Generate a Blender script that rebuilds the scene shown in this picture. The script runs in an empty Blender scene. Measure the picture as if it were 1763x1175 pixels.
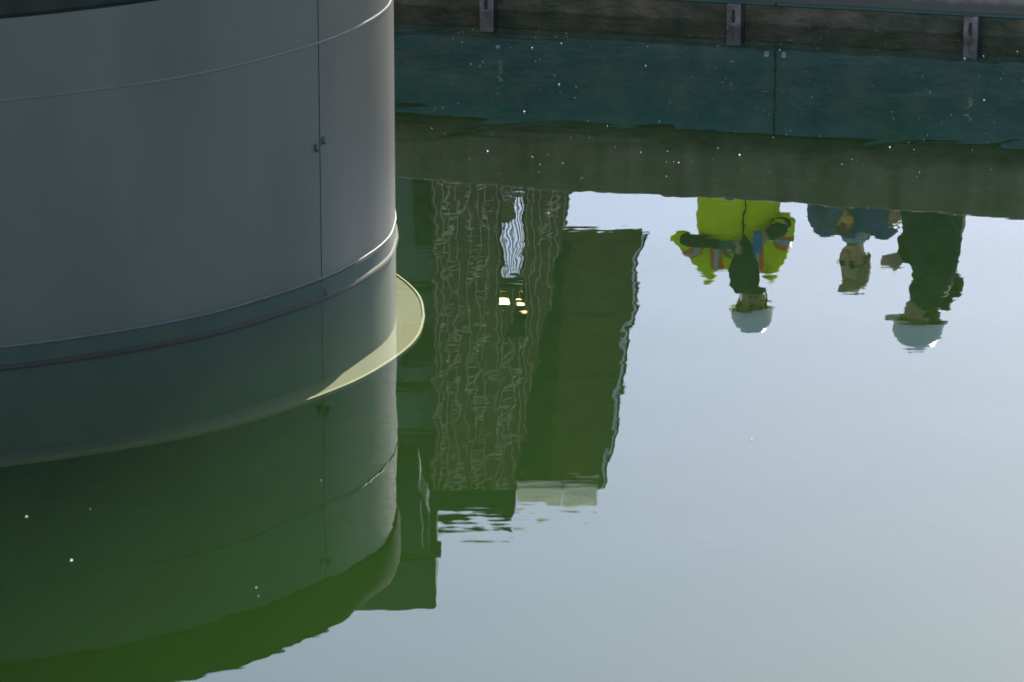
import bpy, bmesh, math, random
from mathutils import Vector, Matrix
random.seed(7)
S = bpy.context.scene
COL = S.collection
R = math.radians

# ------------------------------------------------------------------ camera
H = 6.4
TH = R(18.0)
cam_d = bpy.data.cameras.new('camera')
cam_d.sensor_width = 36.0
cam_d.lens = 8000.0 / 1763.0 * 36.0
cam_d.clip_start = 0.5
cam_d.clip_end = 6000.0
cam_d.dof.use_dof = True
cam_d.dof.focus_distance = 28.0
cam_d.dof.aperture_fstop = 7.1
cam = bpy.data.objects.new('camera', cam_d)
COL.objects.link(cam)
cam.location = (0, 0, H)
cam.rotation_euler = (math.pi / 2 - TH, 0, 0)
S.camera = cam

# ------------------------------------------------------------------ sky, sun, exposure
SUN_EL, SUN_AZ = R(35.0), R(22.0)          # azimuth measured to the right of the view direction (+Y)
w = bpy.data.worlds.new('World')
S.world = w
w.use_nodes = True
wn = w.node_tree
sky = wn.nodes.new('ShaderNodeTexSky')
sky.sky_type = 'NISHITA'
sky.sun_disc = False
sky.sun_elevation = SUN_EL
sky.sun_rotation = SUN_AZ
sky.air_density = 0.85
sky.dust_density = 0.9
sky.ozone_density = 1.6
bg = wn.nodes['Background']
bg.inputs['Strength'].default_value = 0.15
wn.links.new(sky.outputs[0], bg.inputs['Color'])
sd = bpy.data.lights.new('sun', 'SUN')
sd.energy = 5.0
sd.angle = R(0.5)
sd.color = (1.0, 0.93, 0.82)
sun = bpy.data.objects.new('sun', sd)
COL.objects.link(sun)
to_sun = Vector((math.sin(SUN_AZ) * math.cos(SUN_EL), math.cos(SUN_AZ) * math.cos(SUN_EL), math.sin(SUN_EL)))
sun.rotation_euler = to_sun.to_track_quat('Z', 'Y').to_euler()
sun.location = to_sun * 60
S.view_settings.view_transform = 'Standard'
S.view_settings.look = 'None'
S.view_settings.exposure = 1.95
S.view_settings.gamma = 1.0
S.view_settings.use_curve_mapping = False
S.cycles.use_denoising = True
S.cycles.max_bounces = 8
S.cycles.transparent_max_bounces = 12
S.cycles.volume_bounces = 2
S.cycles.sample_clamp_indirect = 6.0

# ------------------------------------------------------------------ materials
def mat(name, col, rough=0.6, col2=None, scale=8.0, stretch=(1, 1, 1), bump=0.0, bscale=40.0, metal=0.0, spec=0.5,
        detail=6.0, lo=0.35, hi=0.65):
    m = bpy.data.materials.new(name)
    m.use_nodes = True
    nt = m.node_tree
    b = nt.nodes['Principled BSDF']
    b.inputs['Roughness'].default_value = rough
    b.inputs['Metallic'].default_value = metal
    b.inputs['Specular IOR Level'].default_value = spec
    b.inputs['Base Color'].default_value = (*col, 1)
    tc = nt.nodes.new('ShaderNodeTexCoord')
    mp = nt.nodes.new('ShaderNodeMapping')
    mp.inputs['Scale'].default_value = stretch
    nt.links.new(tc.outputs['Object'], mp.inputs['Vector'])
    if col2 is not None:
        n = nt.nodes.new('ShaderNodeTexNoise')
        n.inputs['Scale'].default_value = scale
        n.inputs['Detail'].default_value = detail
        nt.links.new(mp.outputs[0], n.inputs['Vector'])
        r = nt.nodes.new('ShaderNodeValToRGB')
        r.color_ramp.elements[0].position = lo
        r.color_ramp.elements[0].color = (*col, 1)
        r.color_ramp.elements[1].position = hi
        r.color_ramp.elements[1].color = (*col2, 1)
        nt.links.new(n.outputs['Fac'], r.inputs['Fac'])
        nt.links.new(r.outputs['Color'], b.inputs['Base Color'])
    if bump:
        n2 = nt.nodes.new('ShaderNodeTexNoise')
        n2.inputs['Scale'].default_value = bscale
        n2.inputs['Detail'].default_value = 5
        nt.links.new(mp.outputs[0], n2.inputs['Vector'])
        bp = nt.nodes.new('ShaderNodeBump')
        bp.inputs['Distance'].default_value = bump
        bp.inputs['Strength'].default_value = 1.0
        nt.links.new(n2.outputs['Fac'], bp.inputs['Height'])
        nt.links.new(bp.outputs[0], b.inputs['Normal'])
    return m

M = {}
M['hull'] = mat('grey_hull_paint', (0.035, 0.034, 0.026), 0.46, (0.045, 0.044, 0.034), 2.2, (1, 1, 0.3), bump=0.0009, bscale=90)
M['bead'] = mat('bead_and_glint_paint', (0.055, 0.055, 0.047), 0.62, (0.065, 0.065, 0.056), 5, spec=0.3)  # weld bead, and the painted glint at the waterline
M['hull_dark'] = mat('dark_hull_seam', (0.02, 0.022, 0.022), 0.7)
M['hull_low'] = mat('antifouling_paint', (0.026, 0.036, 0.019), 0.7, (0.036, 0.047, 0.026), 5)
M['collar'] = mat('collar_paint', (0.014, 0.016, 0.013), 0.95, (0.020, 0.022, 0.018), 6, spec=0.1)
M['platform'] = mat('dark_platform_paint', (0.045, 0.05, 0.045), 0.6, (0.055, 0.06, 0.052), 6)
M['plate'] = mat('footing_paint', (0.048, 0.036, 0.017), 0.8, (0.058, 0.044, 0.021), 4)
M['rim'] = mat('footing_rim_paint', (0.075, 0.060, 0.021), 0.7)
M['rust'] = mat('rusty_steel', (0.022, 0.010, 0.006), 0.8, (0.014, 0.007, 0.005), 30)
M['steel'] = mat('worn_steel', (0.05, 0.038, 0.03), 0.7, (0.13, 0.12, 0.122), 13, metal=0.0, bump=0.002, bscale=50)
M['screw'] = mat('zinc_screw', (0.85, 0.78, 0.85), 0.4, metal=0.0)
M['black'] = mat('black_void', (0.008, 0.008, 0.008), 0.8)
M['concrete'] = mat('stained_concrete', (0.17, 0.125, 0.09), 0.9, (0.34, 0.255, 0.19), 14, (1, 1, 0.07), bump=0.004, bscale=30, lo=0.3, hi=0.72)
def darken_low(m, z0, z1, col):
    # darker towards a lower edge, broken up by noise
    nt = m.node_tree; b = nt.nodes['Principled BSDF']
    src = b.inputs['Base Color'].links[0].from_socket
    tc = nt.nodes.new('ShaderNodeTexCoord'); sp = nt.nodes.new('ShaderNodeSeparateXYZ'); nt.links.new(tc.outputs['Object'], sp.inputs[0])
    n = nt.nodes.new('ShaderNodeTexNoise'); n.inputs['Scale'].default_value = 9; n.inputs['Detail'].default_value = 6
    nt.links.new(tc.outputs['Object'], n.inputs['Vector'])
    ad = nt.nodes.new('ShaderNodeMath'); ad.operation = 'MULTIPLY_ADD'; ad.inputs[1].default_value = 0.10; nt.links.new(n.outputs['Fac'], ad.inputs[0])
    nt.links.new(sp.outputs['Z'], ad.inputs[2])
    mr = nt.nodes.new('ShaderNodeMapRange'); mr.inputs['From Min'].default_value = z0 + 0.05; mr.inputs['From Max'].default_value = z1 + 0.05
    nt.links.new(ad.outputs[0], mr.inputs['Value'])
    mx = nt.nodes.new('ShaderNodeMix'); mx.data_type = 'RGBA'; mx.inputs[6].default_value = (*col, 1)
    nt.links.new(mr.outputs['Result'], mx.inputs['Factor']); nt.links.new(src, mx.inputs[7]); nt.links.new(mx.outputs[2], b.inputs['Base Color'])
darken_low(M['concrete'], 0.42, 0.52, (0.050, 0.044, 0.033))
M['apron'] = mat('apron_concrete', (0.15, 0.145, 0.135), 0.9, (0.20, 0.19, 0.175), 1.5, bump=0.003, bscale=25)
M['base'] = mat('algae_concrete', (0.016, 0.024, 0.008), 0.8, (0.075, 0.060, 0.040), 5, (1, 1, 1.6), bump=0.018, bscale=18, detail=10, lo=0.38, hi=0.7)
M['teal'] = mat('teal_board_paint', (0.010, 0.150, 0.170), 0.45, (0.013, 0.165, 0.187), 12, bump=0.0005, bscale=80)
M['teal_edge'] = mat('dark_teal_strip', (0.012, 0.055, 0.052), 0.7)
M['floor'] = mat('basin_silt', (0.03, 0.05, 0.015), 1.0, (0.04, 0.06, 0.02), 1.0)
M['speck'] = mat('pale_flakes', (0.78, 0.72, 0.62), 0.8)
# building
M['tower'] = mat('brown_cladding', (0.13, 0.085, 0.055), 0.8, (0.19, 0.13, 0.085), 5, bump=0.004, bscale=20)
M['tower_dark'] = mat('dark_green_cladding', (0.018, 0.025, 0.016), 0.8, (0.026, 0.033, 0.02), 4)
M['tower_side'] = mat('olive_cladding', (0.10, 0.068, 0.036), 0.8, (0.13, 0.088, 0.046), 3)
M['rib'] = mat('tan_batten', (0.80, 0.64, 0.46), 0.7, (0.60, 0.48, 0.35), 9)
M['block'] = mat('grey_green_render', (0.10, 0.125, 0.115), 0.8, (0.125, 0.15, 0.135), 3)
M['roof'] = mat('roof_felt', (0.02, 0.024, 0.022), 0.9, (0.03, 0.034, 0.03), 6)
M['pale'] = mat('pale_panel', (0.62, 0.65, 0.60), 0.6, (0.68, 0.70, 0.66), 3)
M['pale'].node_tree.nodes['Principled BSDF'].inputs['Roughness'].default_value = 0.7
_nt = M['pale'].node_tree
_tl = _nt.nodes.new('ShaderNodeBsdfTranslucent'); _tl.inputs['Color'].default_value = (0.75, 0.78, 0.70, 1)
_mx = _nt.nodes.new('ShaderNodeMixShader'); _mx.inputs[0].default_value = 0.6
_nt.links.new(_nt.nodes['Principled BSDF'].outputs[0], _mx.inputs[1]); _nt.links.new(_tl.outputs[0], _mx.inputs[2])
_nt.links.new(_mx.outputs[0], _nt.nodes['Material Output'].inputs['Surface'])
M['trim'] = mat('white_trim', (0.75, 0.75, 0.72), 0.5)
# people
M['hivis'] = mat('hi_vis_yellow_fabric', (0.78, 0.95, 0.004), 0.85, (0.70, 0.86, 0.003), 14, bump=0.006, bscale=18)
M['orange'] = mat('orange_tape', (0.85, 0.14, 0.02), 0.6)
M['reflect'] = mat('grey_reflective_tape', (0.42, 0.43, 0.44), 0.35)
M['black_cloth'] = mat('black_fabric', (0.012, 0.014, 0.013), 0.85, (0.02, 0.022, 0.02), 20, bump=0.004, bscale=25)
M['green_coat'] = mat('dark_green_coat_fabric', (0.008, 0.017, 0.016), 0.8, (0.012, 0.022, 0.021), 12, bump=0.008, bscale=14)
M['denim'] = mat('blue_denim', (0.055, 0.075, 0.20), 0.85, (0.075, 0.10, 0.25), 16, bump=0.006, bscale=20)
M['checked'] = mat('pale_dotted_cotton', (0.45, 0.50, 0.58), 0.8, (0.16, 0.20, 0.28), 120, lo=0.48, hi=0.52)
M['maroon'] = mat('maroon_leather', (0.16, 0.035, 0.03), 0.6, (0.11, 0.025, 0.022), 20)
M['skin'] = mat('skin', (0.42, 0.25, 0.17), 0.5, (0.46, 0.28, 0.19), 14)
M['lip'] = mat('lip', (0.34, 0.14, 0.11), 0.5)
M['eye'] = mat('eye', (0.03, 0.025, 0.02), 0.2)
M['helmet'] = mat('white_helmet_plastic', (0.74, 0.76, 0.74), 0.3)
M['strap'] = mat('tan_strap', (0.32, 0.22, 0.10), 0.7)
M['blonde'] = mat('fair_hair', (0.30, 0.20, 0.10), 0.6, (0.20, 0.13, 0.06), 60, (1, 1, 0.2), bump=0.01, bscale=60)
M['dark_hair'] = mat('dark_hair', (0.02, 0.016, 0.012), 0.6, (0.035, 0.026, 0.018), 60, bump=0.008, bscale=60)
M['trousers'] = mat('navy_trousers', (0.02, 0.024, 0.035), 0.85, (0.03, 0.035, 0.045), 15, bump=0.005, bscale=20)
M['boot'] = mat('brown_boot', (0.07, 0.045, 0.03), 0.6)
M['blue'] = mat('blue_plastic', (0.03, 0.11, 0.35), 0.4)
M['glove'] = mat('grey_glove', (0.10, 0.10, 0.095), 0.8)

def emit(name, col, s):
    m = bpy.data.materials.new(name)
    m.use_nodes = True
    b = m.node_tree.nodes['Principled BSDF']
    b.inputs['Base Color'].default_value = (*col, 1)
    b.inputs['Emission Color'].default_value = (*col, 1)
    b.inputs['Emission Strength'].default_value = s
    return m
M['glint'] = emit('sun_glint_glow', (1.0, 0.70, 0.38), 6.0)  # warm glow standing in for sun glints on the tower

# ------------------------------------------------------------------ mesh helpers
def tag(o, label=None, cat=None, group=None, kind=None):
    if label: o['label'] = label
    if cat: o['category'] = cat
    if group: o['group'] = group
    if kind: o['kind'] = kind
    return o

def obj(name, bm, m, parent=None, smooth=False, bevel=0.0):
    me = bpy.data.meshes.new(name)
    bm.normal_update()
    bm.to_mesh(me)
    bm.free()
    if m is not None: me.materials.append(m)
    if smooth:
        for p in me.polygons: p.use_smooth = True
    o = bpy.data.objects.new(name, me)
    COL.objects.link(o)
    if parent is not None: o.parent = parent
    if bevel:
        b = o.modifiers.new('bevel', 'BEVEL'); b.width = bevel; b.segments = 2; b.limit_method = 'ANGLE'
    return o

def empty(name, loc=(0, 0, 0), rz=0.0):
    o = bpy.data.objects.new(name, None)
    o.empty_display_size = 0.2
    COL.objects.link(o)
    o.location = loc
    o.rotation_euler = (0, 0, rz)
    return o

def box(bm, x0, x1, y0, y1, z0, z1, mtx=None):
    vs = [bm.verts.new((x, y, z)) for x in (x0, x1) for y in (y0, y1) for z in (z0, z1)]
    for f in ((0, 1, 3, 2), (4, 6, 7, 5), (0, 4, 5, 1), (2, 3, 7, 6), (0, 2, 6, 4), (1, 5, 7, 3)):
        bm.faces.new([vs[i] for i in f])
    if mtx is not None:
        bmesh.ops.transform(bm, matrix=mtx, verts=vs)
    return vs

def prism(bm, pts, a0, a1, axis='y'):
    """closed polygon pts extruded along an axis from a0 to a1"""
    def P(p, a):
        if axis == 'y': return (p[0], a, p[1])
        if axis == 'x': return (a, p[0], p[1])
        return (p[0], p[1], a)
    v0 = [bm.verts.new(P(p, a0)) for p in pts]
    v1 = [bm.verts.new(P(p, a1)) for p in pts]
    n = len(pts)
    bm.faces.new(v0); bm.faces.new(v1[::-1])
    for i in range(n):
        bm.faces.new((v0[i], v1[i], v1[(i + 1) % n], v0[(i + 1) % n]))
    bmesh.ops.recalc_face_normals(bm, faces=bm.faces[:])

def cyl(bm, p0, p1, r0, r1=None, n=12):
    p0, p1 = Vector(p0), Vector(p1)
    r1 = r0 if r1 is None else r1
    d = (p1 - p0).normalized()
    a = d.orthogonal().normalized(); b = d.cross(a)
    c0 = [bm.verts.new(p0 + (a * math.cos(t) + b * math.sin(t)) * r0) for t in (2 * math.pi * k / n for k in range(n))]
    c1 = [bm.verts.new(p1 + (a * math.cos(t) + b * math.sin(t)) * r1) for t in (2 * math.pi * k / n for k in range(n))]
    for k in range(n):
        bm.faces.new((c0[k], c0[(k + 1) % n], c1[(k + 1) % n], c1[k]))
    bm.faces.new(c0[::-1]); bm.faces.new(c1)

def ball(bm, c, r, sc=(1, 1, 1), u=16, v=10, mtx=None):
    mt = Matrix.Translation(c) @ Matrix.Diagonal((*[r * s for s in sc], 1))
    if mtx is not None: mt = mtx @ mt
    return bmesh.ops.create_uvsphere(bm, u_segments=u, v_segments=v, radius=1.0, matrix=mt)['verts']

# ================================================================== SETTING
# quay frame: origin on the waterline of the quay foot, u along the quay (to the right), n out over the water
QO = Vector((1.259, 25.535, 0)); QA = R(-12.6)
QU = Vector((math.cos(QA), math.sin(QA), 0)); QN = Vector((math.sin(QA), -math.cos(QA), 0))
def q(u, n, z): return QO + QU * u + QN * n + Vector((0, 0, z))
QM = Matrix.Translation(QO) @ Matrix.Rotation(QA, 4, 'Z')     # local x = u, local -y = n

# basin floor
bm = bmesh.new(); box(bm, -160, 160, -160, 60, -3.6, -3.2)
tag(obj('basin_floor', bm, M['floor']), kind='structure')

# water: one closed body with a rippled mirror surface and green murk inside
wm = bpy.data.materials.new('green_basin_water')
wm.use_nodes = True
nt = wm.node_tree
nt.nodes.remove(nt.nodes['Principled BSDF'])
out = nt.nodes['Material Output']
tc = nt.nodes.new('ShaderNodeTexCoord')
def noise(scale, stretch, detail, dist=0.0, rot=0.0):
    mp = nt.nodes.new('ShaderNodeMapping'); mp.inputs['Scale'].default_value = stretch
    mp.inputs['Rotation'].default_value = (0, 0, rot)
    mp.inputs['Location'].default_value = (random.uniform(0, 9), random.uniform(0, 9), 0)
    nt.links.new(tc.outputs['Object'], mp.inputs['Vector'])
    n = nt.nodes.new('ShaderNodeTexNoise'); n.inputs['Scale'].default_value = scale
    n.inputs['Detail'].default_value = detail; n.inputs['Distortion'].default_value = dist
    n.inputs['Roughness'].default_value = 0.45
    nt.links.new(mp.outputs[0], n.inputs['Vector'])
    return n.outputs['Fac']
def math_n(op, a, b):
    n = nt.nodes.new('ShaderNodeMath'); n.operation = op
    for i, v in enumerate((a, b)):
        if isinstance(v, float): n.inputs[i].default_value = v
        else: nt.links.new(v, n.inputs[i])
    return n.outputs[0]
A1, A2, A3 = 0.0026, 0.00034, 0.00002
h1 = math_n('MULTIPLY', noise(0.9, (0.7, 1.0, 1), 1.0), A1)
h2 = math_n('MULTIPLY', noise(3.6, (2.3, 0.9, 1), 1.0, 0.3, R(-24)), A2)
h3 = math_n('MULTIPLY', noise(13.0, (1.0, 1.0, 1), 2.0), A3)
# puffs of stronger ripple in the strip of water along the quay, and a slow swell
sx = nt.nodes.new('ShaderNodeSeparateXYZ'); nt.links.new(tc.outputs['Object'], sx.inputs[0])
def mrange(v, a, b):
    n = nt.nodes.new('ShaderNodeMapRange'); n.interpolation_type = 'SMOOTHSTEP'
    n.inputs['From Min'].default_value = a; n.inputs['From Max'].default_value = b
    nt.links.new(v, n.inputs['Value']); return n.outputs['Result']
puff = math_n('MULTIPLY', mrange(sx.outputs['Y'], 22.6, 23.4), mrange(noise(1.1, (0.8, 1.5, 1), 1.0), 0.46, 0.64))
h4 = math_n('MULTIPLY', math_n('MULTIPLY', noise(2.6, (1.0, 1.8, 1), 1.5, 0.6), puff), 0.0060)
h6 = math_n('MULTIPLY', noise(9.0, (0.35, 1.6, 1), 1.0), 0.00010)
h5 = math_n('ADD', h6, math_n('MULTIPLY', noise(0.5, (0.35, 1.6, 1), 1.0), 0.0022))
h3 = math_n('ADD', h3, math_n('ADD', h4, h5))
hh = math_n('ADD', math_n('ADD', h1, h2), h3)
bp = nt.nodes.new('ShaderNodeBump'); bp.inputs['Strength'].default_value = 1.0; bp.inputs['Distance'].default_value = 1.0
nt.links.new(hh, bp.inputs['Height'])
fr = nt.nodes.new('ShaderNodeFresnel')
# the same air-side reflectance from both sides of the sheet (rays are not bent here, so no total reflection from below)
geo = nt.nodes.new('ShaderNodeNewGeometry')
nt.links.new(math_n('ADD', 1.333, math_n('MULTIPLY', geo.outputs['Backfacing'], 1 / 1.333 - 1.333)), fr.inputs['IOR'])
nt.links.new(bp.outputs[0], fr.inputs['Normal'])
gl = nt.nodes.new('ShaderNodeBsdfGlossy'); gl.inputs['Roughness'].default_value = 0.0
nt.links.new(bp.outputs[0], gl.inputs['Normal'])
tr = nt.nodes.new('ShaderNodeBsdfTransparent'); tr.inputs['Color'].default_value = (0.97, 1.0, 0.96, 1)
mx = nt.nodes.new('ShaderNodeMixShader')
nt.links.new(fr.outputs[0], mx.inputs[0]); nt.links.new(tr.outputs[0], mx.inputs[1]); nt.links.new(gl.outputs[0], mx.inputs[2])
nt.links.new(mx.outputs[0], out.inputs['Surface'])
vs_ = nt.nodes.new('ShaderNodeVolumeScatter'); vs_.inputs['Color'].default_value = (0.31, 0.70, 0.16, 1)
vs_.inputs['Density'].default_value = 0.0170; vs_.inputs['Anisotropy'].default_value = 0.0
va = nt.nodes.new('ShaderNodeVolumeAbsorption'); va.inputs['Color'].default_value = (0.52, 0.62, 0.28, 1)
va.inputs['Density'].default_value = 0.31
ad = nt.nodes.new('ShaderNodeAddShader')
nt.links.new(vs_.outputs[0], ad.inputs[0]); nt.links.new(va.outputs[0], ad.inputs[1])
nt.links.new(ad.outputs[0], out.inputs['Volume'])
bm = bmesh.new()
fa, fb = q(-120, -1.2, 0), q(120, -1.2, 0)
pts = [(fa.x, fa.y), (fa.x - 5, -120), (fb.x + 5, -120), (fb.x, fb.y)]
prism(bm, pts, -3.4, 0.0, axis='z')
tag(obj('water', bm, wm), kind='structure')

# land behind the quay, out to the horizon
bm = bmesh.new()
g = [q(-1500, -6.0, 0.735), q(1500, -6.0, 0.735), q(1500, -2500, 0.735), q(-1500, -2500, 0.735)]
bm.faces.new([bm.verts.new(p) for p in g])
bmesh.ops.recalc_face_normals(bm, faces=bm.faces[:])
tag(obj('ground', bm, M['apron']), kind='structure')

# ================================================================== QUAY WALL
NS, ZS0, ZS1, ZT = 1.02, 0.105, 0.372, 0.748
quay = empty('quay_wall', QO, QA)
tag(quay, 'quay wall of teal boards above a dark algae foot, with a stained concrete edge beam', 'quay wall')
bm = bmesh.new(); box(bm, -60, 60, 0, 5.9, -3.5, ZS0 - 0.002)
obj('wall_foot', bm, M['base'], quay)
bm = bmesh.new(); box(bm, -60, 60, 0.020, 5.9, ZS0, ZT - 0.012)
obj('wall_core', bm, M['black'], quay)
bm = bmesh.new(); box(bm, -60, 60, -0.01, 5.9, ZT - 0.010, ZT)
obj('deck_topping', bm, M['apron'], quay)
# edge beam carried on arms about a metre in front of the boards
bm = bmesh.new(); box(bm, -60, 60, -NS, -NS + 0.045, ZS1, ZT + 0.004)
obj('edge_beam', bm, M['concrete'], quay, bevel=0.012)
for k in range(-9, 10):
    bm = bmesh.new(); box(bm, 0.9 + k * 3.2 - 0.04, 0.9 + k * 3.2 + 0.04, -NS + 0.047, -0.012, 0.655, 0.735)
    obj('arm', bm, M['steel'], quay)
BW = 2.44; J0 = 0.235
scr_me = None
def on_board(u, z, lift): return Vector((u, -lift, z))
def screw(u, z, par):
    global scr_me
    if scr_me is None:
        b = bmesh.new()
        cyl(b, (0, 0, 0), (0, 0, 0.004), 0.015, 0.014, 10)
        cyl(b, (0, 0, 0.004), (0, 0, 0.0045), 0.0075, 0.0075, 8)
        cyl(b, (0, 0, 0.0046), (0, 0, 0.009), 0.007, 0.005, 6)
        scr_me = bpy.data.meshes.new('screw'); b.to_mesh(scr_me); b.free()
        scr_me.materials.append(M['screw'])
    o = bpy.data.objects.new('screw', scr_me); COL.objects.link(o); o.parent = par
    o.location = on_board(u, z, 0.0)
    o.rotation_euler = (R(90), 0, 0)
for k in range(-8, 8):
    u0, u1 = J0 + k * BW + 0.0055, J0 + (k + 1) * BW - 0.0055
    b = bmesh.new(); box(b, u0, u1, 0.0, 0.018, ZS0 + 0.003, ZT - 0.014)
    bd = obj('teal_board', b, M['teal'], quay, bevel=0.002)
    b = bmesh.new(); box(b, u0, u1, -0.006, -0.0004, ZS0 + 0.003, ZS0 + 0.042); obj('sill_strip', b, M['teal_edge'], quay)
    if k in (-1, 0):
        pts = [(u0 + 0.045, 0.17), (u0 + 0.045, 0.42)] if k == 0 else [(u1 - 0.045, 0.165), (u1 - 0.245, 0.245), (u1 - 0.25, 0.385), (u1 - 0.05, 0.40)]
        pts += [(u0 + 1.10, 0.45)] if k == 0 else [(u1 - 1.60, 0.22)]
        for u, z in pts: screw(u, z, bd)
        # small vertical code marks stencilled on the boards
        marks = [(u0 + 1.10, 0.33, 4)] if k == 0 else [(u1 - 1.60, 0.32, 5), (u1 - 0.055, 0.37, 4), (u1 - 1.45, 0.51, 5)]
        for uu, zz, n_ in marks:
            dark = zz > 0.36
            b = bmesh.new()
            for j in range(n_):
                for (du, dz, wu, wz) in ((0, 0, 0.022, 0.004), (0, 0.006, 0.005, 0.009), (0.010, 0.008, 0.012, 0.004), (0, 0.017, 0.022, 0.004))[: 3 + j % 2]:
                    z0 = zz + j * 0.026 + dz; x0 = uu + du
                    b.faces.new([b.verts.new((x, -0.0012, z)) for x, z in ((x0, z0), (x0 + wu, z0), (x0 + wu, z0 + wz), (x0, z0 + wz))])
            obj('stencil_mark', b, M['teal_edge' if dark else 'screw'], bd)
# fender posts on the wall foot
for u in (-1.425, 0.005, 1.345):
    b = bmesh.new(); box(b, u - 0.040, u + 0.040, -0.07, -0.003, -0.12, 0.118)
    p = obj('fender_post', b, M['steel'], quay, bevel=0.004)
    b = bmesh.new(); box(b, u - 0.010, u + 0.008, -0.074, -0.0705, 0.012, 0.085)
    obj('slot', b, M['black'], p)
    b = bmesh.new(); cyl(b, (u - 0.001, -0.0745, 0.045), (u - 0.001, -0.088, 0.045), 0.012, n=6)
    obj('bolt', b, M['rust'], p)
    b = bmesh.new(); box(b, u + 0.0402, u + 0.055, -0.05, -0.003, -0.13, 0.110)
    obj('side_cleat', b, M['black'], p)

# ================================================================== FLOATING HULL
def catmull(P, n=8):
    out = []
    for i in range(len(P) - 1):
        p0 = P[max(i - 1, 0)]; p1 = P[i]; p2 = P[i + 1]; p3 = P[min(i + 2, len(P) - 1)]
        for k in range(n):
            t = k / n
            out.append(tuple(0.5 * ((2 * b) + (-a + c) * t + (2 * a - 5 * b + 4 * c - d) * t * t + (-a + 3 * b - 3 * c + d) * t ** 3)
                             for a, b, c, d in zip(p0, p1, p2, p3)))
    out.append(P[-1]); return out
F0 = [(-3.9, 19.20), (-3.0, 19.33), (-2.271, 19.600), (-1.896, 19.765), (-1.51, 19.99), (-1.221, 20.235), (-0.885, 20.63), (-0.695, 20.98),
      (-0.592, 21.29), (-0.565, 21.60)]
q1 = catmull(F0, 8)
YC, XC = 21.60, -3.9
q2 = [(x, 2 * YC - y) for x, y in q1[::-1][1:]]
q3 = [(2 * XC - x, y) for x, y in q2[::-1][1:]]
q4 = [(2 * XC - x, y) for x, y in q1[::-1][1:-1]]
RING = q1 + q2 + q3 + q4                     # counter-clockwise seen from above
def norm2(i):
    a = RING[i - 1]; b = RING[(i + 1) % len(RING)]
    d = Vector((b[0] - a[0], b[1] - a[1])).normalized()
    return Vector((d.y, -d.x))
NRM = [norm2(i) for i in range(len(RING))]
def off(i, o): 
    i %= len(RING); return RING[i][0] + NRM[i].x * o, RING[i][1] + NRM[i].y * o
def band(bm, prof, i0, i1, closed=False, cap=True):
    """sweep a closed (offset, z) profile along the ring from index i0 to i1"""
    idx = list(range(i0, i1 + 1)) if not closed else list(range(len(RING)))
    rows = [[bm.verts.new((*off(i, o), z)) for o, z in prof] for i in idx]
    n = len(prof); m_ = len(rows)
    for a in range(m_ if closed else m_ - 1):
        r0, r1 = rows[a], rows[(a + 1) % m_]
        for k in range(n):
            bm.faces.new((r0[k], r1[k], r1[(k + 1) % n], r0[(k + 1) % n]))
    if cap and not closed:
        bm.faces.new(rows[0]); bm.faces.new(rows[-1][::-1])
    bmesh.ops.recalc_face_normals(bm, faces=bm.faces[:])
ZD = -0.495
hull = empty('floating_hull', (XC, YC, 0))
tag(hull, 'big grey rounded hull floating at the basin side, on a submerged footing plate', 'floating hull')
def hobj(name, bm, m, smooth=True, parent=None, bevel=0.0):
    bmesh.ops.translate(bm, verts=bm.verts[:], vec=(-XC, -YC, 0))
    o = obj(name, bm, m, parent or hull, smooth, bevel)
    if smooth:
        md = o.modifiers.new('split', 'EDGE_SPLIT'); md.split_angle = R(35)
    return o
bm = bmesh.new(); band(bm, [(-0.03, ZD), (-0.03, 1.70), (-0.05, 1.70), (-0.05, ZD)], 0, 0, closed=True)
hobj('hull_core', bm, M['hull_dark'])
# plating, each plate between two seams
# seam on the curved front: find ring point whose x is nearest the photographed seam
si = min(range(len(q1)), key=lambda i: abs(RING[i][0] + 0.885))
cuts = sorted(set([si, si - 42 + len(RING)] + [si + 36, si + 72, si + 108, si + 144, si + 180]))
cuts = [c for c in cuts if c < si + len(RING) - 20]
N = len(RING)
GAP = 0.0035
def plate(i0, i1):
    bm = bmesh.new()
    prof = [(0.0, ZD + 0.001), (0.0, 1.495), (-0.012, 1.495), (-0.012, ZD + 0.001)]
    idx = [float(i0)] + list(range(i0 + 1, i1)) + [float(i1)]
    rows = []
    for k, i in enumerate(range(i0, i1 + 1)):
        row = []
        for o, z in prof:
            x, y = off(i, o)
            if i in (i0, i1):                      # pull the end back from the seam
                j = i + 1 if i == i0 else i - 1
                x2, y2 = off(j, o); d = math.hypot(x2 - x, y2 - y); t = GAP / d
                x, y = x + (x2 - x) * t, y + (y2 - y) * t
            row.append(bm.verts.new((x, y, z)))
        rows.append(row)
    for a in range(len(rows) - 1):
        for k in range(4): bm.faces.new((rows[a][k], rows[a + 1][k], rows[a + 1][(k + 1) % 4], rows[a][(k + 1) % 4]))
    bm.faces.new(rows[0]); bm.faces.new(rows[-1][::-1])
    bmesh.ops.recalc_face_normals(bm, faces=bm.faces[:])
    return hobj('hull_plate', bm, M['hull'])
cl = cuts + [cuts[0] + N]
for a, b in zip(cl[:-1], cl[1:]): plate(a, b)
# weld bead round the hull
def tube_prof(o, z, r, n=8): return [(o + r * math.cos(2 * math.pi * k / n), z + r * math.sin(2 * math.pi * k / n)) for k in range(n)]
bm = bmesh.new(); band(bm, tube_prof(-0.004, 1.13, 0.008), 0, 0, closed=True); hobj('weld_bead', bm, M['bead'])
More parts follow.
